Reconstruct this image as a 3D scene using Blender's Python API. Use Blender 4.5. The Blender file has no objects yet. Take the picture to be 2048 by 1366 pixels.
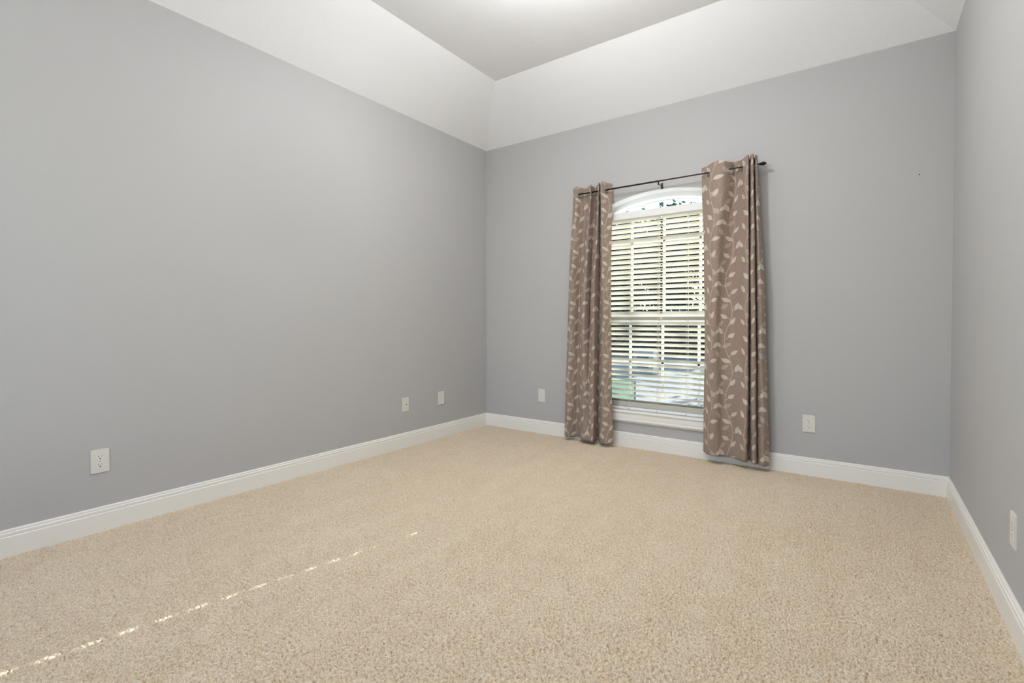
import bpy, bmesh, math, random
import numpy as np
from mathutils import Vector, Matrix

random.seed(7)
C = bpy.context.scene.collection
S = bpy.context.scene

# ------------------------------------------------------------------ camera
cd = bpy.data.cameras.new('camera')
cam = bpy.data.objects.new('camera', cd)
C.objects.link(cam)
F_PX, YAW, PITCH, ROLL = 983.856, -0.6215, -0.0159, -0.0003
cd.sensor_width = 36.0
cd.sensor_fit = 'HORIZONTAL'
cd.lens = F_PX / 2048 * 36.0
cd.shift_y = -25.81 / 2048
cd.clip_start = 0.02
cd.clip_end = 300
fw = Vector((math.sin(YAW) * math.cos(PITCH), math.cos(YAW) * math.cos(PITCH), math.sin(PITCH)))
rt = Vector((math.cos(YAW), -math.sin(YAW), 0))
up = rt.cross(fw)
r2 = rt * math.cos(ROLL) + up * math.sin(ROLL)
u2 = up * math.cos(ROLL) - rt * math.sin(ROLL)
M = Matrix((r2, u2, -fw)).transposed().to_4x4()
M.translation = Vector((3.0889, -3.8695, 1.0457))
cam.matrix_world = M
S.camera = cam

# ------------------------------------------------------------------ colour management
S.view_settings.view_transform = 'Standard'
S.view_settings.look = 'None'
S.view_settings.exposure = -0.08
S.view_settings.gamma = 1.0
S.view_settings.use_curve_mapping = False
S.cycles.max_bounces = 12
S.cycles.diffuse_bounces = 8
S.cycles.transparent_max_bounces = 16
S.cycles.caustics_reflective = False
S.cycles.caustics_refractive = False
S.cycles.sample_clamp_indirect = 6.0

# ------------------------------------------------------------------ world: low morning sky
SUN_DIR = Vector((0.203, 1.0, 0.435)).normalized()      # towards the sun
W = bpy.data.worlds.new('sky')
S.world = W
W.use_nodes = True
wn = W.node_tree.nodes
wl = W.node_tree.links
for n in list(wn):
    wn.remove(n)
sky = wn.new('ShaderNodeTexSky')
sky.sky_type = 'NISHITA'
sky.sun_disc = False
sky.sun_elevation = math.asin(SUN_DIR.z)
sky.sun_rotation = math.atan2(SUN_DIR.x, SUN_DIR.y)
bg = wn.new('ShaderNodeBackground')
bg.inputs['Strength'].default_value = 0.62
wo = wn.new('ShaderNodeOutputWorld')
wl.new(sky.outputs[0], bg.inputs[0])
wl.new(bg.outputs[0], wo.inputs[0])

# ------------------------------------------------------------------ sun and rear fill light
ld = bpy.data.lights.new('sun', 'SUN')
ld.energy = 15.0
ld.angle = math.radians(0.27)
ld.color = (1.0, 0.95, 0.87)
sun = bpy.data.objects.new('sun', ld)
C.objects.link(sun)
sun.rotation_euler = SUN_DIR.to_track_quat('Z', 'Y').to_euler()
sun.location = (4, 12, 9)


def area(name, loc, aim, sx, sy, energy, color):
    a = bpy.data.lights.new(name, 'AREA')
    a.shape = 'RECTANGLE'
    a.size, a.size_y = sx, sy
    a.energy = energy
    a.color = color
    o = bpy.data.objects.new(name, a)
    C.objects.link(o)
    o.location = loc
    o.rotation_euler = (Vector(aim)).to_track_quat('-Z', 'Y').to_euler()
    return o


# cool fill light added behind the camera, set in an unseen window opening
area('rear_fill', (1.45, -5.24, 1.45), (0, 1, 0.75), 1.9, 1.6, 26, (0.88, 0.95, 1.0))

DOWN_W = 9.5      # each added fill downlight, watts

# ------------------------------------------------------------------ material helpers


class NT:
    def __init__(self, name):
        self.m = bpy.data.materials.new(name)
        self.m.use_nodes = True
        self.t = self.m.node_tree
        self.n = self.t.nodes
        self.l = self.t.links
        for x in list(self.n):
            self.n.remove(x)
        self.out = self.n.new('ShaderNodeOutputMaterial')

    def new(self, t, **k):
        x = self.n.new(t)
        for a, b in k.items():
            setattr(x, a, b)
        return x

    def link(self, a, b):
        self.l.new(a, b)

    def put(self, sock, v):
        if isinstance(v, bpy.types.NodeSocket):
            self.link(v, sock)
        else:
            sock.default_value = v

    def math(self, op, a, b=0.0, c=0.0, clamp=False):
        x = self.n.new('ShaderNodeMath')
        x.operation = op
        x.use_clamp = clamp
        self.put(x.inputs[0], a)
        self.put(x.inputs[1], b)
        self.put(x.inputs[2], c)
        return x.outputs[0]

    def noise(self, vec, scale, detail=2.0, rough=0.5):
        x = self.n.new('ShaderNodeTexNoise')
        if vec is not None:
            self.link(vec, x.inputs['Vector'])
        x.inputs['Scale'].default_value = scale
        x.inputs['Detail'].default_value = detail
        x.inputs['Roughness'].default_value = rough
        return x.outputs['Fac']

    def mapping(self, vec, scale):
        x = self.n.new('ShaderNodeMapping')
        self.link(vec, x.inputs[0])
        x.inputs['Scale'].default_value = scale
        return x.outputs[0]

    def mix(self, f, a, b):
        x = self.n.new('ShaderNodeMix')
        x.data_type = 'RGBA'
        self.put(x.inputs[0], f)
        self.put(x.inputs[6], a)
        self.put(x.inputs[7], b)
        return x.outputs[2]

    def principled(self, color, rough=0.5, metal=0.0, spec=0.5):
        p = self.n.new('ShaderNodeBsdfPrincipled')
        self.put(p.inputs['Base Color'], color)
        p.inputs['Roughness'].default_value = rough
        p.inputs['Metallic'].default_value = metal
        p.inputs['Specular IOR Level'].default_value = spec
        self.p = p
        self.link(p.outputs[0], self.out.inputs[0])
        return p

    def bump(self, h, strength, dist):
        b = self.n.new('ShaderNodeBump')
        b.inputs['Strength'].default_value = strength
        b.inputs['Distance'].default_value = dist
        self.link(h, b.inputs['Height'])
        self.link(b.outputs[0], self.p.inputs['Normal'])
        return b


def rgb(r, g, b):
    def f(c):
        c /= 255
        return c / 12.92 if c <= 0.04045 else ((c + 0.055) / 1.055) ** 2.4
    return (f(r), f(g), f(b), 1)


def plain(name, col, rough=0.5, metal=0.0, var=0.03, scale=9.0, bump=0.0, bscale=200, spec=0.5):
    t = NT(name)
    tc = t.new('ShaderNodeTexCoord').outputs['Object']
    n = t.noise(tc, scale, 3)
    a = tuple(c * (1 - var) for c in col[:3]) + (1,)
    b = tuple(min(1, c * (1 + var)) for c in col[:3]) + (1,)
    t.principled(t.mix(n, a, b), rough, metal, spec)
    if bump:
        t.bump(t.noise(tc, bscale, 3), bump, 0.002)
    return t.m


M_WALL = plain('wall_paint', (0.475, 0.473, 0.476, 1), 0.62, var=0.012, scale=1.5, bump=0.12, bscale=170, spec=0.3)
M_CEIL = plain('ceiling_texture', (0.89, 0.90, 0.915, 1), 0.9, var=0.01, scale=3, bump=0.75, bscale=110, spec=0.1)
M_TRIM = plain('trim_paint', (0.88, 0.87, 0.83, 1), 0.35, var=0.01, scale=3)
M_VINYL = plain('white_vinyl', (0.84, 0.85, 0.86, 1), 0.4, var=0.01)
M_BLACK = plain('black_metal', (0.014, 0.013, 0.013, 1), 0.35, 0.6, var=0.1, scale=40)
M_NICKEL = plain('grommet_metal', (0.62, 0.58, 0.53, 1), 0.28, 1.0, var=0.04, scale=60)
M_PLATE = plain('plate_plastic', (0.72, 0.71, 0.66, 1), 0.32, var=0.01)
M_RECEPT = plain('receptacle_plastic', (0.77, 0.75, 0.72, 1), 0.3, var=0.01)
M_SLOT = plain('slot_dark', (0.012, 0.011, 0.010, 1), 0.6, var=0.1)
M_SCREW = plain('screw_metal', (0.6, 0.57, 0.52, 1), 0.35, 0.8, var=0.03)
M_CORD = plain('blind_cord', (0.72, 0.70, 0.66, 1), 0.8, var=0.02)
M_BRICK_OUT = plain('exterior_render', (0.35, 0.27, 0.22, 1), 0.9, var=0.15, scale=12)
M_CONC = plain('driveway_concrete', (0.20, 0.20, 0.20, 1), 0.9, var=0.10, scale=1.2, bump=0.3, bscale=60)
M_GRASS = plain('lawn', (0.06, 0.14, 0.07, 1), 0.95, var=0.35, scale=2.5, bump=0.6, bscale=70)
M_BARK = plain('bark', (0.10, 0.075, 0.055, 1), 0.95, var=0.3, scale=14, bump=0.6, bscale=40)
M_BOX = plain('utility_grey', (0.27, 0.28, 0.29, 1), 0.5, var=0.03)
M_BOXD = plain('utility_dark', (0.06, 0.08, 0.10, 1), 0.6, var=0.05)


def glass_mat():
    t = NT('window_glass')
    g = t.new('ShaderNodeBsdfGlossy')
    g.inputs['Roughness'].default_value = 0.02
    tr = t.new('ShaderNodeBsdfTransparent')
    tr.inputs[0].default_value = (0.93, 0.97, 0.97, 1)
    mx = t.new('ShaderNodeMixShader')
    lw = t.new('ShaderNodeLayerWeight')
    lw.inputs[0].default_value = 0.12
    t.link(lw.outputs['Fresnel'], mx.inputs[0])
    t.link(tr.outputs[0], mx.inputs[1])
    t.link(g.outputs[0], mx.inputs[2])
    t.link(mx.outputs[0], t.out.inputs[0])
    return t.m


M_GLASS = glass_mat()


def slat_mat():
    t = NT('blind_slat')
    tc = t.new('ShaderNodeTexCoord').outputs['Object']
    n = t.noise(t.mapping(tc, (2, 60, 60)), 3, 3)
    c = t.mix(n, (0.72, 0.70, 0.63, 1), (0.78, 0.76, 0.70, 1))
    p = t.principled(c, 0.34)
    tl = t.new('ShaderNodeBsdfTranslucent')
    t.link(c, tl.inputs[0])
    mx = t.new('ShaderNodeMixShader')
    mx.inputs[0].default_value = 0.10
    t.link(p.outputs[0], mx.inputs[1])
    t.link(tl.outputs[0], mx.inputs[2])
    t.link(mx.outputs[0], t.out.inputs[0])
    return t.m


M_SLAT = slat_mat()


def leaf_mat(name, a, b):
    t = NT(name)
    tc = t.new('ShaderNodeTexCoord').outputs['Object']
    c = t.mix(t.noise(tc, 1.7, 3), a, b)
    p = t.principled(c, 0.6)
    tl = t.new('ShaderNodeBsdfTranslucent')
    t.link(c, tl.inputs[0])
    mx = t.new('ShaderNodeMixShader')
    mx.inputs[0].default_value = 0.35
    t.link(p.outputs[0], mx.inputs[1])
    t.link(tl.outputs[0], mx.inputs[2])
    t.link(mx.outputs[0], t.out.inputs[0])
    return t.m


M_LEAF_D = leaf_mat('foliage_dark', (0.022, 0.055, 0.048, 1), (0.045, 0.095, 0.075, 1))
M_LEAF_L = leaf_mat('foliage_light', (0.07, 0.12, 0.04, 1), (0.17, 0.21, 0.06, 1))


def carpet_mat():
    t = NT('beige_carpet')
    tc = t.new('ShaderNodeTexCoord').outputs['Object']
    n1 = t.noise(tc, 1.1, 3, 0.55)                       # lay of the pile, broad
    n3 = t.noise(t.mapping(tc, (7.5, 1.1, 1)), 1.0, 2, 0.5)  # vacuum strokes
    n2 = t.noise(tc, 210, 3, 0.6)                        # yarn flecks
    base = t.mix(t.math('MULTIPLY_ADD', t.math('MULTIPLY_ADD', n3, 0.45, t.math('MULTIPLY', n1, 0.55)), 2.6, -0.8, clamp=True), (0.80, 0.695, 0.545, 1), (0.86, 0.77, 0.635, 1))
    fl = t.mix(t.math('MULTIPLY_ADD', n2, 3.0, -1.0, clamp=True), (0.66, 0.56, 0.44, 1), (1, 1, 1, 1))
    mm = t.new('ShaderNodeMix', data_type='RGBA', blend_type='MULTIPLY')
    mm.inputs[0].default_value = 1.0
    t.link(base, mm.inputs[6])
    t.link(fl, mm.inputs[7])
    p = t.principled(mm.outputs[2], 1.0, spec=0.0)
    p.inputs['Sheen Weight'].default_value = 0.25
    p.inputs['Sheen Roughness'].default_value = 0.6
    p.inputs['Sheen Tint'].default_value = (1, 0.95, 0.88, 1)
    t.bump(t.noise(tc, 330, 2, 0.6), 0.45, 0.003)
    return t.m


M_CARPET = carpet_mat()


def fabric_mat():
    """taupe slub weave printed with climbing sprigs of pointed leaves"""
    t = NT('leaf_print_fabric')
    uv = t.new('ShaderNodeUVMap')
    uv.uv_map = 'UVMap'
    sp = t.new('ShaderNodeSeparateXYZ')
    t.link(uv.outputs[0], sp.inputs[0])
    TW, TH = 0.29, 0.44
    x = t.math('MODULO', sp.outputs[0], TW)
    y = t.math('MODULO', sp.outputs[1], TH)
    cb = t.new('ShaderNodeCombineXYZ')
    t.put(cb.inputs[0], x)
    t.put(cb.inputs[1], y)
    cb.inputs[2].default_value = 1.0
    P = cb.outputs[0]

    def dot(a, b, c):
        v = t.new('ShaderNodeVectorMath', operation='DOT_PRODUCT')
        t.link(P, v.inputs[0])
        v.inputs[1].default_value = (a, b, c)
        return v.outputs['Value']

    def prim(cx, cy, ang, L, w, curve, ov):
        ca, sa = math.cos(ang), math.sin(ang)
        u = dot(ca / L, sa / L, -(cx * ca + cy * sa) / L)
        v = dot(-sa, ca, (cx * sa - cy * ca))
        u = t.math('MAXIMUM', t.math('MINIMUM', u, 1.15), -1.15)
        q = t.math('SUBTRACT', 1.0, t.math('MULTIPLY', u, u))
        v2 = t.math('ABSOLUTE', t.math('MULTIPLY_ADD', q, -curve, v))
        wq = t.math('MULTIPLY', q, t.math('MULTIPLY_ADD', u, -ov * w, w))
        return t.math('SUBTRACT', wq, v2)

    rnd = random.Random(11)
    bright, faint = [], []

    def add(lst, cx, cy, ang, L, w, curve=0.0, ov=0.35):
        r = L * 1.05
        for ox in (-TW, 0, TW):
            for oy in (-TH, 0, TH):
                a, b = cx + ox, cy + oy
                if -r < a < TW + r and -r < b < TH + r:
                    lst.append(prim(a, b, ang, L, w, curve, ov))

    def vine(lst, x0, amp, ph, n, side0, ls=1.0, stem=0.0013):
        # the climbing stem, one full wave per tile
        arg = t.math('MULTIPLY_ADD', y, 2 * math.pi / TH, ph)
        sn = t.math('SINE', arg)
        dx = t.math('MULTIPLY_ADD', sn, -amp, t.math('SUBTRACT', x, x0))
        lst.append(t.math('SUBTRACT', stem, t.math('ABSOLUTE', dx)))
        for i in range(n):
            yy = (i + 0.3) * TH / n + rnd.uniform(-0.008, 0.008)
            sx = x0 + amp * math.sin(2 * math.pi * yy / TH + ph)
            side = side0 if i % 2 == 0 else -side0
            ang = math.pi / 2 - side * rnd.uniform(0.55, 1.15)
            L = rnd.uniform(0.027, 0.033) * ls
            w = rnd.uniform(0.0125, 0.0155) * ls
            pl = rnd.uniform(0.018, 0.034)
            px, py = sx + math.cos(ang) * pl, yy + math.sin(ang) * pl
            add(lst, px + math.cos(ang) * L, py + math.sin(ang) * L, ang + rnd.uniform(-.3, .3), L, w)
            hl = pl / 2 + 0.006
            add(lst, sx + math.cos(ang) * hl * .9, yy + math.sin(ang) * hl * .9, ang, hl, 0.0014, 0.004 * side, 0.0)

    vine(bright, 0.070, 0.020, 0.4, 8, 1, 0.98)
    vine(bright, 0.215, 0.022, 3.6, 8, -1, 0.98)
    vine(faint, 0.145, 0.026, 2.0, 6, 1, 1.0, 0.0010)

    def vmax(lst):
        a = lst[0]
        for b in lst[1:]:
            a = t.math('MAXIMUM', a, b)
        mr = t.new('ShaderNodeMapRange')
        mr.inputs['From Min'].default_value = -0.0005
        mr.inputs['From Max'].default_value = 0.0005
        t.link(a, mr.inputs['Value'])
        return mr.outputs[0]

    mb = vmax(bright)
    mf = vmax(faint)
    slub = t.noise(t.mapping(uv.outputs[0], (18, 620, 1)), 1.0, 3, 0.65)
    warp = t.noise(t.mapping(uv.outputs[0], (900, 30, 1)), 1.0, 2, 0.5)
    tex = t.math('MULTIPLY_ADD', warp, 0.35, t.math('MULTIPLY', slub, 0.65))
    ground = t.mix(tex, (0.265, 0.192, 0.155, 1), (0.49, 0.378, 0.312, 1))
    leafc = t.mix(tex, (0.66, 0.58, 0.50, 1), (0.86, 0.79, 0.71, 1))
    col = t.mix(t.math('MULTIPLY', mf, 0.38), ground, leafc)
    col = t.mix(t.math('MULTIPLY', mb, 0.85), col, leafc)
    p = t.principled(col, 0.62, spec=0.3)
    p.inputs['Sheen Weight'].default_value = 0.15
    tl = t.new('ShaderNodeBsdfTranslucent')
    t.link(col, tl.inputs[0])
    mx = t.new('ShaderNodeMixShader')
    mx.inputs[0].default_value = 0.20
    t.link(p.outputs[0], mx.inputs[1])
    t.link(tl.outputs[0], mx.inputs[2])
    t.link(mx.outputs[0], t.out.inputs[0])
    t.bump(tex, 0.35, 0.0006)
    return t.m


M_FABRIC = fabric_mat()

# ------------------------------------------------------------------ mesh helpers


def link(name, me, mat=None, parent=None):
    o = bpy.data.objects.new(name, me)
    C.objects.link(o)
    if mat:
        for mt in (mat if isinstance(mat, (list, tuple)) else [mat]):
            me.materials.append(mt)
    if parent:
        o.parent = parent
    return o


def obj(name, bm, mat=None, parent=None, smooth=False, angle=None):
    me = bpy.data.meshes.new(name)
    bmesh.ops.recalc_face_normals(bm, faces=bm.faces)
    bm.to_mesh(me)
    bm.free()
    if smooth:
        for f in me.polygons:
            f.use_smooth = True
        if angle:
            me.set_sharp_from_angle(angle=math.radians(angle))
    return link(name, me, mat, parent)


def struct(o):
    o['kind'] = 'structure'
    return o


def thing(name, label, cat, loc=(0, 0, 0), group=None, rotz=0.0):
    o = bpy.data.objects.new(name, None)
    o.empty_display_size = 0.05
    C.objects.link(o)
    o.location = loc
    o.rotation_euler = (0, 0, rotz)
    o['label'] = label
    o['category'] = cat
    if group:
        o['group'] = group
    return o


def box(bm, lo, hi, bevel=0.0, seg=2):
    lo = Vector(lo)
    hi = Vector(hi)
    r = bmesh.ops.create_cube(bm, size=1.0)
    vs = r['verts']
    for v in vs:
        v.co = Vector(((lo[i] + hi[i]) / 2 + v.co[i] * (hi[i] - lo[i]) for i in range(3)))
    if bevel:
        es = set(e for v in vs for e in v.link_edges)
        bmesh.ops.bevel(bm, geom=list(es), offset=bevel, segments=seg, affect='EDGES', profile=0.5)


def tube(bm, a, b, r, seg=12, r2=None):
    a, b = Vector(a), Vector(b)
    d = b - a
    q = d.to_track_quat('Z', 'Y').to_matrix().to_4x4()
    q.translation = (a + b) / 2
    bmesh.ops.create_cone(bm, cap_ends=True, segments=seg, radius1=r, radius2=r if r2 is None else r2, depth=d.length, matrix=q)


def lathe(bm, prof, mat4, seg=20):
    """prof: list of (radius, height) revolved about local Z"""
    rings = []
    for r, h in prof:
        ring = []
        for k in range(seg):
            a = 2 * math.pi * k / seg
            ring.append(bm.verts.new(mat4 @ Vector((r * math.cos(a), r * math.sin(a), h))))
        rings.append(ring)
    for i in range(len(rings) - 1):
        for k in range(seg):
            bm.faces.new((rings[i][k], rings[i][(k + 1) % seg], rings[i + 1][(k + 1) % seg], rings[i + 1][k]))
    bm.faces.new(rings[0])
    bm.faces.new(rings[-1])


def sweep(bm, prof, pts, closed_prof=True):
    """prof: (out, z) pairs; pts: list of (point, out-direction with mitre scale)"""
    rows = []
    for p, d in pts:
        rows.append([bm.verts.new(Vector((p[0] + d[0] * a, p[1] + d[1] * a, p[2] + z))) for a, z in prof])
    n = len(prof)
    for i in range(len(rows) - 1):
        for k in range(n if closed_prof else n - 1):
            bm.faces.new((rows[i][k], rows[i][(k + 1) % n], rows[i + 1][(k + 1) % n], rows[i + 1][k]))
    bm.faces.new(rows[0])
    bm.faces.new(rows[-1])


# ------------------------------------------------------------------ room shell
RW, RD, H = 3.508, 5.20, 2.74          # right wall x, depth, wall height
TX, TY, TZ = 0.500, 0.497, 3.0987      # tray inset and height
X0, X1 = 1.158, 2.352                  # window opening
ZS, ZSP = 0.300, 1.945                 # stool top, arch spring line
CX, CZ, CR = 1.755, 0.7965, 1.2950     # arch circle
WT = 0.17                              # wall thickness


def arch_z(x, r=CR):
    return CZ + math.sqrt(max(1e-6, r * r - (x - CX) ** 2))


# left, right, front walls as slabs
bm = bmesh.new()
box(bm, (-WT, -RD - WT, -0.35), (0, 0, H))
struct(obj('wall_left', bm, M_WALL))
bm = bmesh.new()
box(bm, (RW, -RD - WT, -0.35), (RW + WT, 0, H))
struct(obj('wall_right', bm, M_WALL))
# front wall (behind the camera) with an opening added for the fill light
FX0, FX1, FZ0, FZ1 = 0.45, 2.45, 0.6, 2.3
bm = bmesh.new()
box(bm, (0, -RD - WT, -0.35), (FX0, -RD, H))
box(bm, (FX1, -RD - WT, -0.35), (RW, -RD, H))
box(bm, (FX0, -RD - WT, -0.35), (FX1, -RD, FZ0))
box(bm, (FX0, -RD - WT, FZ1), (FX1, -RD, H))
struct(obj('wall_front', bm, M_WALL))

# back wall with the arched opening: strips, extruded
bm = bmesh.new()
NA = 48
xs = [X0 + (X1 - X0) * i / NA for i in range(NA + 1)]
ZB = 0.285


def wall_quad(pts):
    a = [bm.verts.new((x, 0, z)) for x, z in pts]
    b = [bm.verts.new((x, WT, z)) for x, z in pts]
    bm.faces.new(a)
    bm.faces.new(b[::-1])
    n = len(pts)
    for i in range(n):
        bm.faces.new((a[i], b[i], b[(i + 1) % n], a[(i + 1) % n]))


wall_quad([(-WT, -0.35), (X0, -0.35), (X0, H), (-WT, H)])
wall_quad([(X1, -0.35), (RW + WT, -0.35), (RW + WT, H), (X1, H)])
wall_quad([(X0, -0.35), (X1, -0.35), (X1, ZB), (X0, ZB)])
for i in range(NA):
    wall_quad([(xs[i], arch_z(xs[i])), (xs[i + 1], arch_z(xs[i + 1])), (xs[i + 1], H), (xs[i], H)])
bmesh.ops.remove_doubles(bm, verts=bm.verts, dist=1e-5)
struct(obj('wall_back', bm, M_WALL))

# ceiling: tray with four sloped sides and a flat top
bm = bmesh.new()
yA, yB = 0.0, -RD
o_ = [(-0.0, yA, H), (RW, yA, H), (RW, yB, H), (0, yB, H)]
i_ = [(TX, -TY, TZ), (RW - TX, -TY, TZ), (RW - TX, -RD + TY, TZ), (TX, -RD + TY, TZ)]
vo = [bm.verts.new(v) for v in o_]
vi = [bm.verts.new(v) for v in i_]
for k in range(4):
    bm.faces.new((vo[k], vo[(k + 1) % 4], vi[(k + 1) % 4], vi[k]))
bm.faces.new(vi)
# roof-side skin so the ceiling is a real slab
w2 = [bm.verts.new((x + (-.17 if x < 1 else .17), y + (.17 if y > -1 else -.17), H)) for x, y, z in o_]
t2 = [bm.verts.new((x + (-.17 if x < 1 else .17), y + (.17 if y > -1 else -.17), TZ + 0.12)) for x, y, z in o_]
for k in range(4):
    bm.faces.new((vo[k], w2[k], w2[(k + 1) % 4], vo[(k + 1) % 4]))
    bm.faces.new((w2[k], t2[k], t2[(k + 1) % 4], w2[(k + 1) % 4]))
bm.faces.new(t2)
struct(obj('ceiling', bm, M_CEIL))

# floor: real looped pile as a fine height field
STEP = 0.0030
fx0, fx1, fy0, fy1 = 0.0, RW, -3.75, 0.0


def carpet_floor():
    nx = int((fx1 - fx0) / STEP)
    ny = int((fy1 - fy0) / STEP)
    rng = np.random.default_rng(5)
    n = rng.standard_normal((ny, nx)).astype(np.float32)
    Fq = np.fft.rfft2(n)
    ky = np.fft.fftfreq(ny, STEP)[:, None]
    kx = np.fft.rfftfreq(nx, STEP)[None, :]
    k = np.sqrt(kx * kx + ky * ky)

    def band(c, w):
        g = np.exp(-((k - c) / w) ** 2)
        z = np.fft.irfft2(Fq * g, s=(ny, nx))
        return z / z.std()
    tuft = 0.85 * band(104, 34) + 0.5 * band(48, 18)
    n2 = rng.standard_normal((ny, nx))
    Fq2 = np.fft.rfft2(n2)
    g = np.exp(-((k - 5) / 7) ** 2)
    big = np.fft.irfft2(Fq2 * g, s=(ny, nx))
    big /= big.std()
    a = tuft + 0.12 * big
    h = -0.0058 * np.log1p(np.exp((-a - 0.55) * 2.2)) + 0.0011 * np.tanh(a) + 0.0003 * big
    X, Y = np.meshgrid(np.linspace(fx0, fx1, nx), np.linspace(fy0, fy1, ny))
    # a few pressed creases left by furniture and the vacuum
    for (ax, ay, bx, by, w, dpt) in ((0.599, -3.182, 0.841, -3.148, 0.007, 0.010), (1.75, -2.81, 1.78, -2.70, 0.007, 0.008),
                                     (2.36, -2.085, 2.64, -2.004, 0.006, 0.009), (2.70, -1.975, 2.905, -1.942, 0.006, 0.008),
                                     (3.285, -1.716, 3.33, -1.722, 0.006, 0.008), (2.30, -2.42, 2.52, -2.30, 0.006, 0.006)):
        dx, dy = bx - ax, by - ay
        L2 = dx * dx + dy * dy
        tt = np.clip(((X - ax) * dx + (Y - ay) * dy) / L2, 0, 1)
        dd = np.hypot(X - ax - tt * dx, Y - ay - tt * dy)
        h = h - dpt * np.exp(-(dd / w) ** 2) * (0.6 + 0.4 * np.sin(tt * 40))
    co = np.stack([X, Y, h], -1).reshape(-1, 3).astype(np.float32)
    idx = np.arange(nx * ny, dtype=np.int32).reshape(ny, nx)
    q = np.stack([idx[:-1, :-1], idx[:-1, 1:], idx[1:, 1:], idx[1:, :-1]], -1).reshape(-1, 4)
    # flat remainder behind the camera
    base = nx * ny
    ex = np.array([[0, -RD, 0], [RW, -RD, 0], [RW, fy0, 0], [0, fy0, 0]], np.float32)
    co = np.concatenate([co, ex])
    q = np.concatenate([q, np.array([[base, base + 1, base + 2, base + 3]], np.int32)])
    me = bpy.data.meshes.new('floor')
    me.vertices.add(len(co))
    me.vertices.foreach_set('co', co.ravel())
    me.loops.add(q.size)
    me.loops.foreach_set('vertex_index', q.ravel())
    me.polygons.add(len(q))
    me.polygons.foreach_set('loop_start', np.arange(0, q.size, 4, dtype=np.int32))
    me.polygons.foreach_set('use_smooth', np.ones(len(q), bool))
    me.update()
    me.validate()
    return link('floor', me, M_CARPET)


struct(carpet_floor())

# baseboards: flat board, groove and small rounded cap
BH = 0.1195
BP = [(0, -0.01), (0.015, -0.01), (0.015, 0.086), (0.0135, 0.0895), (0.0105, 0.0915), (0.0135, 0.0945), (0.0135, 0.1045),
      (0.0085, 0.1075), (0.0085, 0.1095), (0.0105, 0.1115), (0.0098, 0.1165), (0.006, BH), (0, BH)]
for nm, pts in (('baseboard_left', [((0, -RD, 0), (1, 0)), ((0, 0, 0), (1, -1))]),
                ('baseboard_back', [((0, 0, 0), (1, -1)), ((RW, 0, 0), (-1, -1))]),
                ('baseboard_right', [((RW, 0, 0), (-1, -1)), ((RW, -RD, 0), (-1, 0))]),
                ('baseboard_front', [((0, -RD, 0), (0, 1)), ((RW, -RD, 0), (0, 1))])):
    bm = bmesh.new()
    sweep(bm, BP, pts)
    struct(obj(nm, bm, M_TRIM))

# ------------------------------------------------------------------ window 1 (arched, with stool and apron)
win = bpy.data.objects.new('window_1', None)
C.objects.link(win)
win.location = (CX, 0, ZS)
struct(win)


def wpart(name, bm, mat, smooth=False, parent=None):
    o = obj(name, bm, mat, None, smooth, 40 if smooth else None)
    o.parent = parent or win
    o.matrix_parent_inverse = Matrix.Translation(-Vector(win.location))
    if parent:
        o.matrix_parent_inverse = Matrix.Identity(4)
    return o


def arch_band(bm, r_out, r_in, y0, y1, z0, xa, xb, n=40):
    """arched head: between two arcs, from x=xa to xb, not below z0"""
    P = []
    for i in range(n + 1):
        x = xa + (xb - xa) * i / n
        zo = max(z0, arch_z(x, r_out))
        zi = max(z0, arch_z(x, r_in))
        P.append((x, zo, max(min(zi, zo - 0.001), z0)))
    rows = []
    for x, zo, zi in P:
        rows.append([bm.verts.new((x, y0, zo)), bm.verts.new((x, y0, zi)), bm.verts.new((x, y1, zi)), bm.verts.new((x, y1, zo))])
    for i in range(n):
        for k in range(4):
            bm.faces.new((rows[i][k], rows[i][(k + 1) % 4], rows[i + 1][(k + 1) % 4], rows[i + 1][k]))
    bm.faces.new(rows[0])
    bm.faces.new(rows[-1][::-1])


# jamb liner (white returns) and arched head liner
bm = bmesh.new()
box(bm, (X0, 0.001, ZB), (X0 + 0.006, 0.115, ZSP + 0.003))
box(bm, (X1 - 0.006, 0.001, ZB), (X1, 0.115, ZSP + 0.003))
arch_band(bm, CR - 0.0002, CR - 0.006, 0.001, 0.115, ZSP - 0.01, X0 + 0.002, X1 - 0.002)
wpart('jamb_liner', bm, M_VINYL)
# frame
FT = 0.038
bm = bmesh.new()
box(bm, (X0, 0.095, ZB), (X0 + FT, 0.165, ZSP))
box(bm, (X1 - FT, 0.095, ZB), (X1, 0.165, ZSP))
box(bm, (X0, 0.095, ZB), (X1, 0.165, ZS + 0.035))
arch_band(bm, CR - 0.003, CR - 0.047, 0.095, 0.165, ZSP - 0.03, X0 + 0.004, X1 - 0.004)
arch_band(bm, CR - 0.047, CR - 0.062, 0.108, 0.150, ZSP - 0.03, X0 + FT, X1 - FT)
box(bm, (X0 + FT, 0.10, 1.912), (X1 - FT, 0.16, 1.938))      # bar below the arched light
wpart('frame', bm, M_VINYL)
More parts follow.
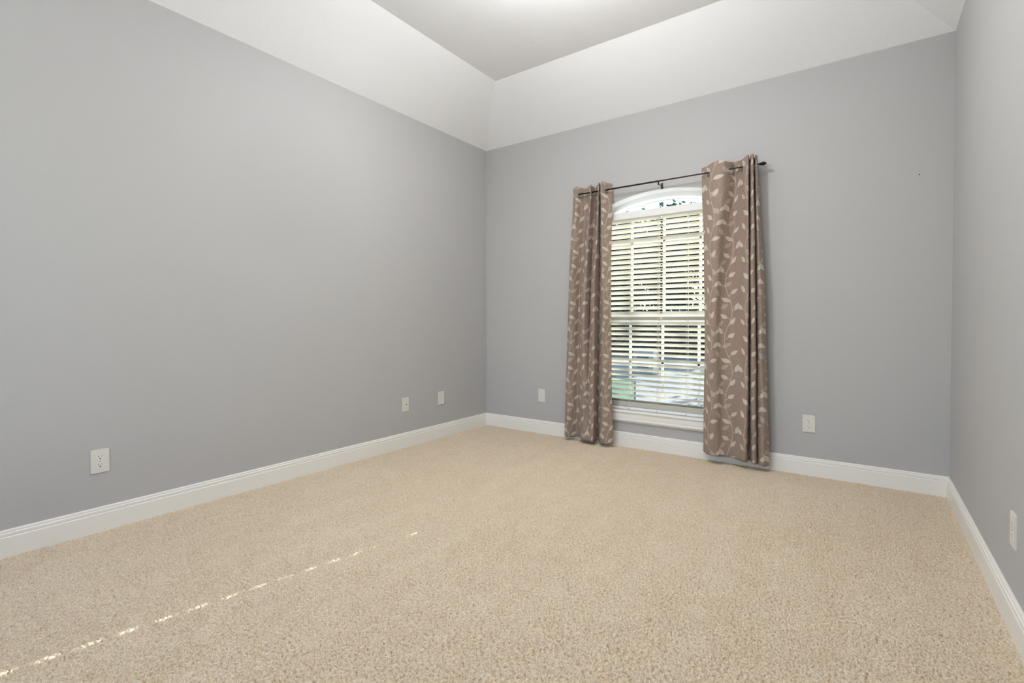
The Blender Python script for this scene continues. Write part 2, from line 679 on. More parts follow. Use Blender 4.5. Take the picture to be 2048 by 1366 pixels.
# sashes
SX0, SX1 = X0 + FT, X1 - FT
for nm, za, zb, y0, y1 in (('lower_sash', ZS + 0.035, 1.062, 0.102, 0.130), ('upper_sash', 1.040, 1.915, 0.133, 0.160)):
    bm = bmesh.new()
    st = 0.020
    box(bm, (SX0, y0, za), (SX0 + st, y1, zb), 0.002)
    box(bm, (SX1 - st, y0, za), (SX1, y1, zb), 0.002)
    if nm == 'lower_sash':
        box(bm, (SX0, y0, za), (SX1, y1, za + 0.040), 0.002)
        box(bm, (SX0, y0, zb - 0.046), (SX1, y1, zb), 0.002)
    else:
        box(bm, (SX0, y0, za), (SX1, y1, za + 0.062), 0.002)
        box(bm, (SX0, y0, zb - 0.03), (SX1, y1, zb), 0.002)
    o = wpart(nm, bm, M_VINYL)
    bm = bmesh.new()
    ym = (y0 + y1) / 2
    for mx_ in (CX - 0.28, 1.7505, CX + 0.283):
        box(bm, (mx_ - 0.0105, ym - 0.006, za + 0.01), (mx_ + 0.0105, ym + 0.006, zb - 0.01), 0.002)
    zz = 0.70 if nm == 'lower_sash' else 1.705
    box(bm, (SX0, ym - 0.006, zz - 0.0105), (SX1, ym + 0.006, zz + 0.0105), 0.002)
    b2 = obj('muntin_grid', bm, M_VINYL, o)
    bm = bmesh.new()
    box(bm, (SX0 + 0.01, ym - 0.002, za + 0.02), (SX1 - 0.01, ym + 0.002, zb - 0.02))
    g = obj('glass_pane', bm, M_GLASS, o)
bm = bmesh.new()
for mx_ in (CX - 0.28, CX + 0.003, CX + 0.283):
    box(bm, (mx_ - 0.0105, 0.122, 1.92), (mx_ + 0.0105, 0.136, arch_z(mx_, CR - 0.05)), 0.002)
wpart('arch_muntin', bm, M_VINYL)
bm = bmesh.new()
arch_band(bm, CR - 0.05, 0.5, 0.127, 0.131, 1.925, SX0, SX1)
wpart('arch_glass', bm, M_GLASS)
# stool (inside sill) with rounded nose and horns, apron with stepped moulding
bm = bmesh.new()
prof = [(-0.026, 0), (-0.029, -0.003), (-0.030, -0.008), (-0.029, -0.013), (-0.026, -0.016), (0.0, -0.016), (0.0, -0.015), (0.097, -0.015), (0.097, 0)]
for xa, xb, pr in ((X0 - 0.045, X1 + 0.045, [q for q in prof if q[0] <= 0] + [(0.0, 0)]), (X0 + 0.0005, X1 - 0.0005, [(0.0, -0.015), (0.097, -0.015), (0.097, 0), (0.0, 0)])):
    a = [bm.verts.new((xa, y, ZS + z)) for y, z in pr]
    b = [bm.verts.new((xb, y, ZS + z)) for y, z in pr]
    n = len(pr)
    for i in range(n):
        bm.faces.new((a[i], a[(i + 1) % n], b[(i + 1) % n], b[i]))
    bm.faces.new(a)
    bm.faces.new(b)
wpart('window_stool', bm, M_TRIM)
bm = bmesh.new()
prof = [(0, -0.0165), (-0.021, -0.0165), (-0.021, -0.060), (-0.0175, -0.0625), (-0.0205, -0.0655), (-0.0225, -0.071), (-0.0225, -0.080), (-0.017, -0.085), (-0.012, -0.094), (0, -0.095)]
a = [bm.verts.new((X0 - 0.03, y, ZS + z)) for y, z in prof]
b = [bm.verts.new((X1 + 0.03, y, ZS + z)) for y, z in prof]
n = len(prof)
for i in range(n):
    bm.faces.new((a[i], a[(i + 1) % n], b[(i + 1) % n], b[i]))
bm.faces.new(a)
bm.faces.new(b)
wpart('apron', bm, M_TRIM)

# unseen window frame added around the rear fill light
fill_win = bpy.data.objects.new('rear_fill_window', None)
C.objects.link(fill_win)
fill_win.location = (1.45, -RD, 1.45)
struct(fill_win)
bm = bmesh.new()
for lo, hi in (((FX0, -RD - .10, FZ0), (FX0 + .05, -RD - .02, FZ1)), ((FX1 - .05, -RD - .10, FZ0), (FX1, -RD - .02, FZ1)),
               ((FX0, -RD - .10, FZ0), (FX1, -RD - .02, FZ0 + .05)), ((FX0, -RD - .10, FZ1 - .05), (FX1, -RD - .02, FZ1))):
    box(bm, lo, hi)
o = obj('frame', bm, M_VINYL, fill_win)
o.matrix_parent_inverse = Matrix.Translation(-Vector(fill_win.location))

# ------------------------------------------------------------------ blind
blind = thing('window_blind', 'white horizontal slatted blind with tilted slats hanging inside the arched window', 'blind', (CX, 0.05, ZS))
BI = Matrix.Translation(-Vector(blind.location))


def bpart(name, bm, mat, smooth=False):
    o = obj(name, bm, mat, blind, smooth, 40 if smooth else None)
    o.matrix_parent_inverse = BI
    return o


BX0, BX1 = X0 + 0.012, X1 - 0.012
bm = bmesh.new()
box(bm, (BX0, 0.030, 1.893), (BX1, 0.085, 1.940), 0.002)
bpart('headrail', bm, M_VINYL)
bm = bmesh.new()
box(bm, (X0 + 0.007, 0.004, 1.888), (X1 - 0.007, 0.012, 1.946), 0.003)
bpart('valance', bm, M_VINYL)

TILT = math.radians(28.5)
SW, ST = 0.0508, 0.0028
YB = 0.058
PITCH_S = 0.0430
HX = 1.7560                                         # routed cord holes on the middle ladder
HW, HLEN = 0.0080, 0.0120


def slat(bm, zc, tilt, hole=True):
    ca, sa = math.cos(tilt), math.sin(tilt)

    def cross(s):
        crown = 0.0022 * (1 - (2 * s / SW) ** 2)
        return s, crown

    def piece(xa, xb, sa_, sb_, n):
        A, B = [], []
        for xx, out in ((xa, A), (xb, B)):
            top, bot = [], []
            for i in range(n + 1):
                s = sa_ + (sb_ - sa_) * i / n
                _, cr = cross(s)
                for lst, off in ((top, ST / 2), (bot, -ST / 2)):
                    hh = cr + off
                    # inner edge (towards the room, s<0) is the higher one
                    yy = YB + s * ca + hh * sa
                    z2 = zc - s * sa + hh * ca
                    lst.append(bm.verts.new((xx, yy, z2)))
            out.extend(top + bot[::-1])
        m = len(A)
        for i in range(m):
            bm.faces.new((A[i], A[(i + 1) % m], B[(i + 1) % m], B[i]))
        bm.faces.new(A)
        bm.faces.new(B[::-1])

    if hole:
        piece(BX0, HX - HW, -SW / 2, SW / 2, 6)
        piece(HX + HW, BX1, -SW / 2, SW / 2, 6)
        piece(HX - HW, HX + HW, -SW / 2, -HLEN, 2)
        piece(HX - HW, HX + HW, HLEN, SW / 2, 2)
    else:
        piece(BX0, BX1, -SW / 2, SW / 2, 6)


bm = bmesh.new()
zc = 1.882
zs_ = []
while zc > 0.372:
    slat(bm, zc, TILT, hole=zc > 0.955)
    zs_.append(zc)
    zc -= PITCH_S
for k in range(9):                                  # slack slats gathered on the bottom rail
    slat(bm, 0.3310 + k * 0.0042, math.radians(1.5), hole=False)
bpart('slats', bm, M_SLAT)
bm = bmesh.new()
box(bm, (BX0, YB - 0.026, 0.3035), (BX1, YB + 0.026, 0.3265), 0.003)
bpart('bottom_rail', bm, M_VINYL)
for x in (1.262, 1.495, 1.732, 1.965, 2.245):
    bm = bmesh.new()
    for dy in (-0.0245, 0.0245):
        tube(bm, (x, YB + dy, 0.32), (x, YB + dy, 1.895), 0.0009, 6)
    for z in zs_:
        tube(bm, (x, YB - 0.0245, z - 0.0), (x, YB + 0.0245, z - 0.0245), 0.0007, 4)
    tube(bm, (x + 0.012, YB - 0.027, 0.32), (x + 0.012, YB - 0.027, 1.895), 0.0008, 6)
    bpart('ladder_cord', bm, M_CORD)
for x in (1.495, 1.732, 1.965):
    bm = bmesh.new()
    mt = Matrix.Translation((x, YB - 0.026, 0.313)) @ Matrix.Rotation(math.pi / 2, 4, 'X')
    lathe(bm, [(0.006, 0), (0.006, 0.002), (0.004, 0.0035), (0.001, 0.004)], mt, 12)
    o = bpart('rail_button', bm, M_NICKEL)
    o['label'] = 'small round cord button on the front of the bottom rail'
bm = bmesh.new()
tube(bm, (1.29, 0.016, 1.15), (1.29, 0.016, 1.885), 0.004, 8)
tube(bm, (1.29, 0.016, 1.13), (1.29, 0.016, 1.15), 0.0055, 8)
bpart('tilt_wand', bm, M_VINYL)

# ------------------------------------------------------------------ curtain rod
RY, RZ = -0.087, 2.130
rod = thing('curtain_rod', 'thin black metal curtain rod mounted above the arched window', 'curtain rod', (CX, 0, RZ))
RI = Matrix.Translation(-Vector(rod.location))


def rpart(name, bm, smooth=True):
    o = obj(name, bm, M_BLACK, rod, smooth, 35)
    o.matrix_parent_inverse = RI
    return o


bm = bmesh.new()
tube(bm, (1.088, RY, RZ), (1.775, RY, RZ), 0.0065, 16)
tube(bm, (1.765, RY, RZ), (2.492, RY, RZ), 0.0052, 16)
tube(bm, (1.757, RY, RZ), (1.775, RY, RZ), 0.0078, 16)
rpart('pole', bm)
for xx, s in ((1.088, -1), (2.492, 1)):
    bm = bmesh.new()
    mt = Matrix.Translation((xx, RY, RZ)) @ Matrix.Rotation(s * math.pi / 2, 4, 'Y')
    lathe(bm, [(0.0055, -0.004), (0.009, 0.0), (0.0095, 0.004), (0.0065, 0.006), (0.0115, 0.012), (0.0135, 0.019), (0.012, 0.027), (0.007, 0.036), (0.001, 0.042)], mt, 20)
    rpart('finial', bm)
for xx in (1.080, 1.779, 2.408):
    bm = bmesh.new()
    box(bm, (xx - 0.009, -0.004, RZ - 0.042), (xx + 0.009, -0.0003, RZ + 0.004), 0.001)
    tube(bm, (xx, -0.003, RZ - 0.026), (xx, RY + 0.004, RZ - 0.0205), 0.0035, 10)
    tube(bm, (xx, RY, RZ - 0.030), (xx, RY, RZ - 0.006), 0.0058, 12)
    # cradle
    pts = []
    for k in range(9):
        a = math.pi + math.pi * k / 8
        pts.append((xx, RY + 0.0085 * math.cos(a), RZ + 0.0085 * math.sin(a)))
    for a, b in zip(pts[:-1], pts[1:]):
        tube(bm, a, b, 0.002, 6)
    rpart('bracket', bm)

# ------------------------------------------------------------------ curtains
Lt = [(1.039, -0.095), (1.083, -0.115), (1.101, -0.085), (1.136, -0.05), (1.191, -0.085), (1.227, -0.13), (1.212, -0.085), (1.218, -0.045), (1.265, -0.085), (1.305, -0.14), (1.286, -0.09), (1.274, -0.055), (1.293, -0.09), (1.323, -0.14), (1.344, -0.088), (1.375, -0.05)]
Lm = [(0.978, -0.08), (1.02, -0.11), (1.047, -0.08), (1.063, -0.045), (1.101, -0.08), (1.158, -0.125), (1.175, -0.085), (1.169, -0.05), (1.191, -0.08), (1.249, -0.13), (1.263, -0.085), (1.26, -0.04), (1.289, -0.08), (1.346, -0.135), (1.37, -0.1), (1.37, -0.06)]
Lb = [(0.945, -0.08), (0.984, -0.105), (1.015, -0.08), (1.05, -0.045), (1.098, -0.08), (1.148, -0.12), (1.174, -0.125), (1.195, -0.12), (1.228, -0.13), (1.249, -0.125), (1.25, -0.09), (1.247, -0.045), (1.282, -0.08), (1.333, -0.13), (1.382, -0.12), (1.409, -0.09)]
Rt = [(2.09, -0.045), (2.119, -0.06), (2.15, -0.085), (2.204, -0.12), (2.263, -0.125), (2.301, -0.085), (2.317, -0.05), (2.329, -0.042), (2.353, -0.06), (2.377, -0.085), (2.407, -0.125), (2.429, -0.14), (2.422, -0.085), (2.418, -0.05), (2.428, -0.09), (2.447, -0.135), (2.459, -0.135), (2.453, -0.08), (2.45, -0.05), (2.46, -0.09), (2.474, -0.13), (2.48, -0.11)]
Rm = [(2.12, -0.05), (2.133, -0.06), (2.157, -0.1), (2.19, -0.12), (2.216, -0.115), (2.24, -0.085), (2.274, -0.07), (2.307, -0.065), (2.343, -0.08), (2.38, -0.1), (2.413, -0.12), (2.433, -0.125), (2.43, -0.08), (2.425, -0.045), (2.438, -0.09), (2.456, -0.13), (2.476, -0.125), (2.473, -0.08), (2.469, -0.045), (2.481, -0.09), (2.508, -0.125), (2.534, -0.09)]
Rb = [(2.115, -0.05), (2.129, -0.065), (2.152, -0.1), (2.189, -0.12), (2.229, -0.115), (2.261, -0.09), (2.293, -0.08), (2.324, -0.085), (2.357, -0.1), (2.386, -0.115), (2.411, -0.125), (2.428, -0.115), (2.427, -0.07), (2.432, -0.045), (2.448, -0.08), (2.467, -0.12), (2.487, -0.115), (2.485, -0.075), (2.482, -0.045), (2.496, -0.085), (2.533, -0.12), (2.563, -0.09)]


def catmull(P, sub):
    P = [2 * np.array(P[0]) - np.array(P[1])] + [np.array(p) for p in P] + [2 * np.array(P[-1]) - np.array(P[-2])]
    out = []
    for i in range(1, len(P) - 2):
        p0, p1, p2, p3 = P[i - 1:i + 3]
        for k in range(sub):
            s = k / sub
            out.append(0.5 * ((2 * p1) + (-p0 + p2) * s + (2 * p0 - 5 * p1 + 4 * p2 - p3) * s * s + (-p0 + 3 * p1 - 3 * p2 + p3) * s ** 3))
    out.append(P[-2])
    return np.array(out)


def curtain(name, label, T, Mi, B, z_hem, grommets, useed):
    SUB = 14
    top, mid, bot = catmull(T, SUB), catmull(Mi, SUB), catmull(B, SUB)
    n = len(top)
    seg = np.hypot(*(np.diff((top + mid + bot) / 3, axis=0).T))
    u = np.concatenate([[0], np.cumsum(seg)]) * 1.0 + useed
    ZT = 2.187
    zr = list(np.linspace(ZT, 2.085, 34)) + list(np.linspace(2.08, 0.09, 110)) + list(np.linspace(0.08, 0.0, 6))
    verts, uvs = [], []
    rng = random.Random(useed)
    wob = [rng.uniform(0, 6.28) for _ in range(4)]
    for z in zr:
        f = (ZT - z) / ZT
        if f < 0.5:
            g = f / 0.5
            g = g * g * (3 - 2 * g) * 0.5 + g * 0.5
            row = top * (1 - g) + mid * g
        else:
            g = (f - 0.5) / 0.5
            row = mid * (1 - g) + bot * g
        for i in range(n):
            fi = i / (n - 1)
            x, y = row[i]
            damp = min(1, f * 6)
            y += damp * 0.0025 * math.sin(u[i] * 34 + z * 5 + wob[0]) + damp * 0.0015 * math.sin(u[i] * 71 - z * 9 + wob[1])
            x += damp * 0.0015 * math.sin(z * 7 + u[i] * 20 + wob[2])
            hem = z_hem[0] + (z_hem[1] - z_hem[0]) * fi
            zz = hem + (z / ZT) * (ZT - hem) + (1 - f) ** 6 * 0.0035 * math.sin(u[i] * 42 + wob[3])
            y = -0.085 + (y + 0.085) * 1.22
            y = min(y, -0.037)
            verts.append((x, y, zz))
            uvs.append((u[i], zz + 0.5))
    # grommet holes
    cen = []
    zrow = np.array([verts[r * n + n // 2][2] for r in range(len(zr))])
    for gi in grommets:
        k = int(round(gi * SUB))
        cen.append((k, u[k] / 1.0))
    faces = []
    for r in range(len(zr) - 1):
        for i in range(n - 1):
            if r < 33:
                zc_ = (verts[r * n + i][2] + verts[(r + 1) * n + i][2]) / 2
                skip = False
                for k, uk in cen:
                    a = verts[r * n + k]
                    m = ((verts[r * n + i][0] + verts[r * n + i + 1][0]) / 2, (verts[r * n + i][1] + verts[r * n + i + 1][1]) / 2)
                    if abs(i - k) < 16 and math.hypot(math.hypot(m[0] - a[0], m[1] - a[1]), zc_ - (RZ - 0.0145)) < 0.0215:
                        skip = True
                        break
                if skip:
                    continue
            faces.append((r * n + i, r * n + i + 1, (r + 1) * n + i + 1, (r + 1) * n + i))
    me = bpy.data.meshes.new('fabric')
    me.from_pydata(verts, [], faces)
    uvl = me.uv_layers.new(name='UVMap')
    li = np.zeros(len(me.loops), np.int32)
    me.loops.foreach_get('vertex_index', li)
    uvl.data.foreach_set('uv', np.array(uvs, np.float32)[li].ravel())
    for f in me.polygons:
        f.use_smooth = True
    x_mid = float(np.mean(top[:, 0]))
    th = thing(name, label, 'curtain', (x_mid, -0.09, z_hem[0]), 'grommet curtains beside the arched window')
    inv = Matrix.Translation(-Vector(th.location))
    fo = link('fabric', me, M_FABRIC, th)
    fo.matrix_parent_inverse = inv
    so = fo.modifiers.new('thickness', 'SOLIDIFY')
    so.thickness = 0.0012
    so.offset = 0
    # hem stitching fold at the bottom is the same cloth, doubled
    for k, uk in cen:
        a = np.array(verts[12 * n + max(0, k - 3)][:2])
        b = np.array(verts[12 * n + min(n - 1, k + 3)][:2])
        c = verts[12 * n + k]
        tdir = Vector((b[0] - a[0], b[1] - a[1], 0)).normalized()
        nrm = Vector((tdir.y, -tdir.x, 0))
        mt = Matrix((tdir, Vector((0, 0, 1)), nrm)).transposed().to_4x4()
        mt.translation = Vector((c[0], c[1], RZ - 0.0145))
        bm = bmesh.new()
        seg_, tubeseg = 28, 10
        rings = []
        for q in range(seg_):
            th_ = 2 * math.pi * q / seg_
            ring = []
            for w in range(tubeseg):
                ph = 2 * math.pi * w / tubeseg
                rr = 0.0232 + 0.0036 * math.cos(ph)
                ring.append(bm.verts.new(mt @ Vector((rr * math.cos(th_), rr * math.sin(th_), 0.0026 * math.sin(ph)))))
            rings.append(ring)
        for q in range(seg_):
            for w in range(tubeseg):
                bm.faces.new((rings[q][w], rings[(q + 1) % seg_][w], rings[(q + 1) % seg_][(w + 1) % tubeseg], rings[q][(w + 1) % tubeseg]))
        go = obj('grommet', bm, M_NICKEL, th, True)
        go.matrix_parent_inverse = inv
    return th


curtain('curtain', 'narrow taupe leaf-print curtain panel hanging left of the window, gathered tightly', Lt, Lm, Lb, (0.030, 0.028), [2, 4, 6, 8, 10, 12, 14], 1)
curtain('curtain', 'wider taupe leaf-print curtain panel hanging right of the window with black fold gaps', Rt, Rm, Rb, (0.068, 0.043), [2, 5, 9, 12, 14, 17, 19], 2)

# ------------------------------------------------------------------ wall outlets


def rounded_plate(bm, w, h, d, r=0.0022):
    box(bm, (-w / 2, -h / 2, 0), (w / 2, h / 2, d))
    top = [e for e in bm.edges if all(v.co.z > d - 1e-6 for v in e.verts)]
    side = [e for e in bm.edges if abs(e.verts[0].co.z - e.verts[1].co.z) > 1e-6]
    bmesh.ops.bevel(bm, geom=side, offset=r, segments=3, affect='EDGES')
    top = [e for e in bm.edges if all(v.co.z > d - 1e-6 for v in e.verts)]
    bmesh.ops.bevel(bm, geom=top, offset=0.0022, segments=3, affect='EDGES')


def outlet_frame(wall, a, z):
    """local frame: x across, y up, z out of the wall"""
    if wall == 'left':
        m = Matrix((Vector((0, 1, 0)), Vector((0, 0, 1)), Vector((1, 0, 0)))).transposed().to_4x4()
        m.translation = Vector((0.0003, a, z))
    elif wall == 'right':
        m = Matrix((Vector((0, -1, 0)), Vector((0, 0, 1)), Vector((-1, 0, 0)))).transposed().to_4x4()
        m.translation = Vector((RW - 0.0003, a, z))
    else:
        m = Matrix((Vector((1, 0, 0)), Vector((0, 0, 1)), Vector((0, -1, 0)))).transposed().to_4x4()
        m.translation = Vector((a, -0.0003, z))
    return m


def duplex_face(bm, d0, d1):
    """round face with flattened top and bottom"""
    pts = []
    for k in range(36):
        t_ = 2 * math.pi * k / 36
        x, y = 0.0172 * math.cos(t_), 0.0172 * math.sin(t_)
        pts.append((x, max(-0.0142, min(0.0142, y))))
    a = [bm.verts.new((x, y, d0)) for x, y in pts]
    b = [bm.verts.new((x * 0.97, y * 0.97, d1)) for x, y in pts]
    bm.faces.new(b)
    bm.faces.new(a[::-1])
    for i in range(36):
        bm.faces.new((a[i], a[(i + 1) % 36], b[(i + 1) % 36], b[i]))


def duplex_outlet(wall, a, z, label):
    th = thing('wall_outlet', label, 'outlet', group='duplex outlets around the room')
    th.matrix_world = outlet_frame(wall, a, z)
    bm = bmesh.new()
    rounded_plate(bm, 0.0745, 0.1165, 0.0058)
    obj('cover_plate', bm, M_PLATE, th)
    for s in (1, -1):
        bm = bmesh.new()
        duplex_face(bm, 0.005, 0.0072)
        ro = obj('receptacle', bm, M_RECEPT, th)
        ro.location = (0, 0.0195 * s, 0)
        bm = bmesh.new()
        box(bm, (-0.0075, 0.0005, 0.006), (-0.0052, 0.0085, 0.00745))
        box(bm, (0.0055, 0.0015, 0.006), (0.0075, 0.0080, 0.00745))
        mt = Matrix.Translation((0, -0.0068, 0.006))
        lathe(bm, [(0.0030, 0), (0.0030, 0.00145)], mt, 14)
        obj('slots', bm, M_SLOT, ro)
    bm = bmesh.new()
    lathe(bm, [(0.0032, 0.005), (0.0032, 0.0066), (0.0022, 0.0074), (0.0004, 0.0076)], Matrix.Identity(4), 16)
    obj('screw', bm, M_SCREW, th)
    return th


duplex_outlet('left', -3.082, 0.3485, 'white duplex outlet low on the left wall, nearest the camera')
duplex_outlet('left', -0.655, 0.3530, 'white duplex outlet on the left wall close to the far corner')
duplex_outlet('back', 0.660, 0.3530, 'white duplex outlet on the window wall left of the curtains')
duplex_outlet('back', 2.7905, 0.3490, 'white duplex outlet on the window wall right of the curtains')
duplex_outlet('right', -1.542, 0.3375, 'white duplex outlet on the right wall, seen edge on')

# cable jack plate
jk = thing('cable_jack', 'white wall plate with one dark round cable jack on the left wall', 'wall plate')
jk.matrix_world = outlet_frame('left', -1.077, 0.352)
bm = bmesh.new()
rounded_plate(bm, 0.0705, 0.1145, 0.0058)
obj('cover_plate', bm, M_PLATE, jk)
bm = bmesh.new()
lathe(bm, [(0.0085, 0.005), (0.0085, 0.0072), (0.0065, 0.0080), (0.0065, 0.0100), (0.0050, 0.0112)], Matrix.Identity(4), 18)
obj('jack_collar', bm, M_RECEPT, jk)
bm = bmesh.new()
lathe(bm, [(0.0046, 0.0108), (0.0046, 0.0118)], Matrix.Identity(4), 16)
obj('jack_socket', bm, M_SLOT, jk)
for s in (1, -1):
    bm = bmesh.new()
    lathe(bm, [(0.0030, 0.005), (0.0030, 0.0064), (0.0018, 0.0072)], Matrix.Translation((0, 0.0415 * s, 0)), 14)
    obj('screw', bm, M_SCREW, jk)

# nail hole left in the back wall
bm = bmesh.new()
mt = Matrix.Translation((3.352, 0.0, 1.930)) @ Matrix.Rotation(math.pi / 2, 4, 'X')
lathe(bm, [(0.0036, 0), (0.0030, 0.0012), (0.0010, 0.0018)], mt, 12)
o = obj('nail', bm, M_SLOT)
o['label'] = 'tiny dark nail head in the window wall, upper right'
o['category'] = 'nail'

# ------------------------------------------------------------------ globe lamp added out of frame as room fill
LX, LY, LZ = 1.85, -1.82, 2.81
lamp = thing('fill_globe_lamp', 'added white globe lamp for fill light, out of frame under the tray ceiling', 'lamp', (LX, LY, TZ))
bm = bmesh.new()
lathe(bm, [(0.065, -0.0005), (0.067, -0.010), (0.055, -0.024), (0.012, -0.030)], Matrix.Identity(4), 32)
obj('canopy', bm, M_NICKEL, lamp, True, 40)
bm = bmesh.new()
lathe(bm, [(0.045, -0.030), (0.045, LZ - TZ + 0.080)], Matrix.Identity(4), 24)
obj('neck', bm, M_NICKEL, lamp, True, 40)
t = NT('fill_emission')
em = t.new('ShaderNodeEmission')
em.inputs[0].default_value = (1.0, 0.995, 0.99, 1)
em.inputs[1].default_value = 158.0
t.link(em.outputs[0], t.out.inputs[0])
bm = bmesh.new()
gl = [(0.095 * math.sin(a), LZ - TZ - 0.095 * math.cos(a)) for a in [math.radians(2 + 154 * k / 20) for k in range(21)]]
lathe(bm, gl, Matrix.Identity(4), 36)
obj('fill_globe', bm, t.m, lamp, True)

# downlights added in the flat ceiling as fill (out of frame)
for k, (dx_, dy_, where) in enumerate(((1.05, -1.75, 'window side, left'), (2.45, -1.75, 'window side, right'), (1.05, -3.45, 'camera side, left'), (2.45, -3.45, 'camera side, right'))):
    dl = thing('fill_downlight', 'added round fill downlight in the flat ceiling, ' + where, 'downlight', (dx_, dy_, TZ), 'added fill downlights in the tray ceiling')
    bm = bmesh.new()
    lathe(bm, [(0.100, -0.0004), (0.101, -0.006), (0.094, -0.010), (0.060, -0.009), (0.060, -0.004)], Matrix.Identity(4), 32)
    obj('trim_ring', bm, M_VINYL, dl, True, 40)
    a = bpy.data.lights.new('fill_downlight_light', 'AREA')
    a.shape = 'DISK'
    a.size = 0.12
    a.energy = DOWN_W if dy_ > -2 else DOWN_W * 0.35
    a.spread = math.radians(165)
    a.color = (1.0, 0.985, 0.965)
    lo_ = bpy.data.objects.new('fill_downlight_light', a)
    C.objects.link(lo_)
    lo_.parent = dl
    lo_.location = (0, 0, -0.012)

# ------------------------------------------------------------------ outdoors
GZ = -0.35
bm = bmesh.new()
box(bm, (-60, -20, GZ - 0.3), (60, 80, GZ))
g = struct(obj('ground_lawn', bm, M_GRASS))
bm = bmesh.new()
# driveway running away from the window on the right
pts = [(1.1, 1.2), (14, 1.2), (14, 14.5), (-10, 14.5), (-10, 7.6), (-1.15, 6.9)]
a = [bm.verts.new((x, y, GZ + 0.02)) for x, y in pts]
b = [bm.verts.new((x, y, GZ - 0.1)) for x, y in pts]
bm.faces.new(a)
bm.faces.new(b[::-1])
for i in range(len(pts)):
    bm.faces.new((a[i], a[(i + 1) % len(pts)], b[(i + 1) % len(pts)], b[i]))
struct(obj('ground_driveway', bm, M_CONC))


def utility_box(x, y, w, d, h, label):
    th = thing('utility_box', label, 'utility box', (x, y, GZ + 0.02))
    bm = bmesh.new()
    box(bm, (-w / 2, -d / 2, 0), (w / 2, d / 2, h), 0.02)
    obj('cabinet', bm, M_BOX, th)
    bm = bmesh.new()
    box(bm, (-w / 2 - .02, -d / 2 - .02, h - 0.005), (w / 2 + .02, d / 2 + .02, h + 0.03), 0.01)
    obj('lid', bm, M_BOX, th)
    for k in range(2):
        bm = bmesh.new()
        z = h * (0.35 + 0.4 * k)
        box(bm, (-w * .28, -d / 2 - 0.006, z - .05), (w * .28, -d / 2 + .01, z + .05), 0.003)
        obj('vent', bm, M_BOXD, th)


utility_box(-1.55, 8.6, 0.55, 0.4, 0.62, 'low grey utility box with two dark vents on the driveway')


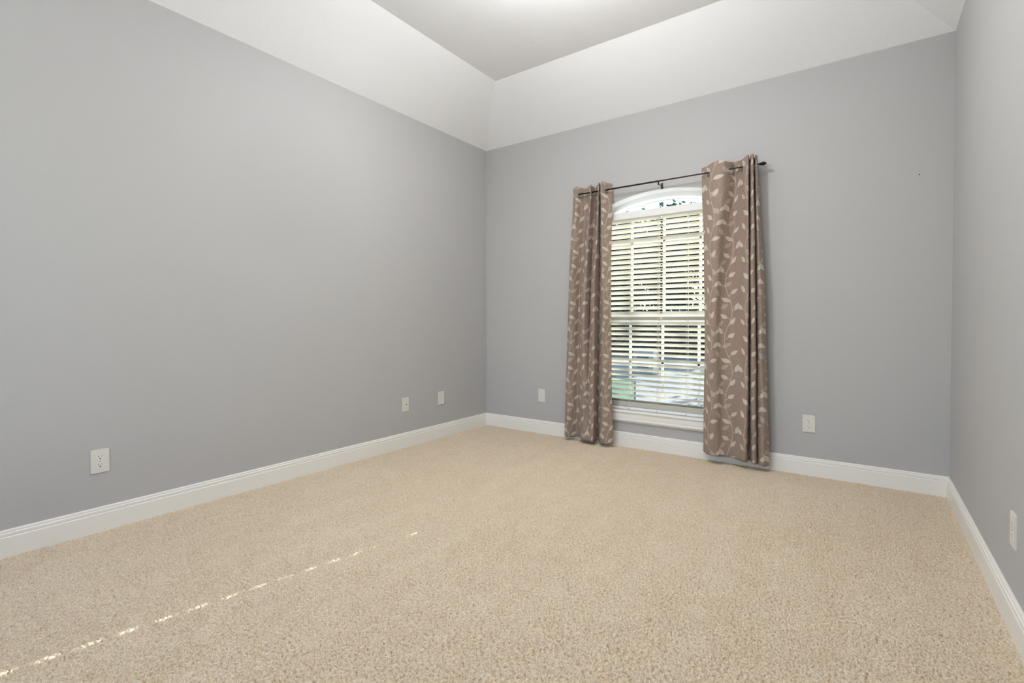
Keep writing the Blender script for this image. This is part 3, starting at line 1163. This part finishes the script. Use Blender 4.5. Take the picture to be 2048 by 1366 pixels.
def tree(label, cat, x, y, h, rx, rz_, nleaf, mat, seed, crown_lo=0.25, lsz=0.11, name='tree'):
    rng = np.random.default_rng(seed)
    th = thing(name, label, cat, (x, y, GZ))
    bm = bmesh.new()
    tube(bm, (0, 0, -0.05), (0, 0, h * 0.55), min(0.10, h * 0.03), 10, min(0.06, h * 0.018))
    for k in range(6):
        a = rng.uniform(0, 6.28)
        tube(bm, (0, 0, h * (0.2 + 0.06 * k)), (math.cos(a) * rx * .6, math.sin(a) * rx * .5, h * (0.4 + 0.08 * k)), min(0.045, h * 0.015), 6, min(0.015, h * 0.006))
    obj('trunk', bm, M_BARK, th)
    # crown: clumps of individual leaves
    nc = 26
    cc = rng.normal(size=(nc, 3))
    cc /= np.linalg.norm(cc, axis=1)[:, None]
    cc *= rng.uniform(0.35, 1.0, (nc, 1)) ** 0.5
    czm = h * (1 + crown_lo) / 2
    cc = cc * [rx, rx, h * (1 - crown_lo) / 2] * 0.8 + [0, 0, czm]
    ci = rng.integers(0, nc, nleaf)
    off = rng.normal(size=(nleaf, 3)) * [rx * .22, rx * .22, h * .075]
    ctr = cc[ci] + off
    ctr[:, 2] = np.maximum(ctr[:, 2], 0.05)
    d1 = rng.normal(size=(nleaf, 3))
    d1 /= np.linalg.norm(d1, axis=1)[:, None]
    d2 = np.cross(d1, rng.normal(size=(nleaf, 3)))
    d2 /= np.linalg.norm(d2, axis=1)[:, None]
    s = rng.uniform(0.6, 1.3, (nleaf, 1)) * lsz
    v = np.stack([ctr - d1 * s, ctr + d2 * s * .45, ctr + d1 * s, ctr - d2 * s * .45], 1).reshape(-1, 3)
    f = np.arange(nleaf * 4).reshape(-1, 4)
    me = bpy.data.meshes.new('foliage')
    me.from_pydata(v.tolist(), [], f.tolist())
    link('foliage', me, mat, th)
    return th


tspec = [(-12.6, 20.5, 8.2, 1.8), (-8.2, 22.5, 8.4, 1.8), (-4.0, 20.0, 7.6, 1.8), (0.4, 22.5, 7.4, 1.8), (5.2, 15.8, 8.35, 1.9)]
tl = ['leafy tree beyond the lawn, farthest left of the row', 'dark leafy tree seen through the left half of the blind', 'dark leafy tree seen through the right half of the blind',
      'dark leafy tree beyond the driveway, behind the right curtain', 'tall leafy tree at the right edge of the driveway shading the lower window']
for i, (x, y, h, r) in enumerate(tspec):
    tree(tl[i], 'tree', x, y, h, r, r, 14000, M_LEAF_D, 20 + i, 0.02, 0.16)
hd = thing('hedge', 'long dark clipped hedge along the far edge of the driveway', 'hedge', (-3.0, 15.6, GZ))
bm = bmesh.new()
box(bm, (-11, -0.28, 0), (5.5, 0.28, 1.5), 0.1)
obj('branches', bm, M_BARK, hd)
rng = np.random.default_rng(77)
nl = 16000
ctr = np.stack([rng.uniform(-11.2, 5.7, nl), rng.uniform(-0.45, 0.45, nl), rng.uniform(0.02, 1.78, nl) + 0.06 * rng.normal(size=nl)], 1)
d1 = rng.normal(size=(nl, 3))
d1 /= np.linalg.norm(d1, axis=1)[:, None]
d2 = np.cross(d1, rng.normal(size=(nl, 3)))
d2 /= np.linalg.norm(d2, axis=1)[:, None]
v = np.stack([ctr - d1 * .09, ctr + d2 * .045, ctr + d1 * .09, ctr - d2 * .045], 1).reshape(-1, 3)
me = bpy.data.meshes.new('foliage')
me.from_pydata(v.tolist(), [], np.arange(nl * 4).reshape(-1, 4).tolist())
link('foliage', me, M_LEAF_D, hd)
tree('small yellow-green shrub at the edge of the lawn', 'shrub', -1.75, 6.35, 0.32, 0.34, 0.34, 1500, M_LEAF_L, 51, 0.05, 0.03, 'shrub')
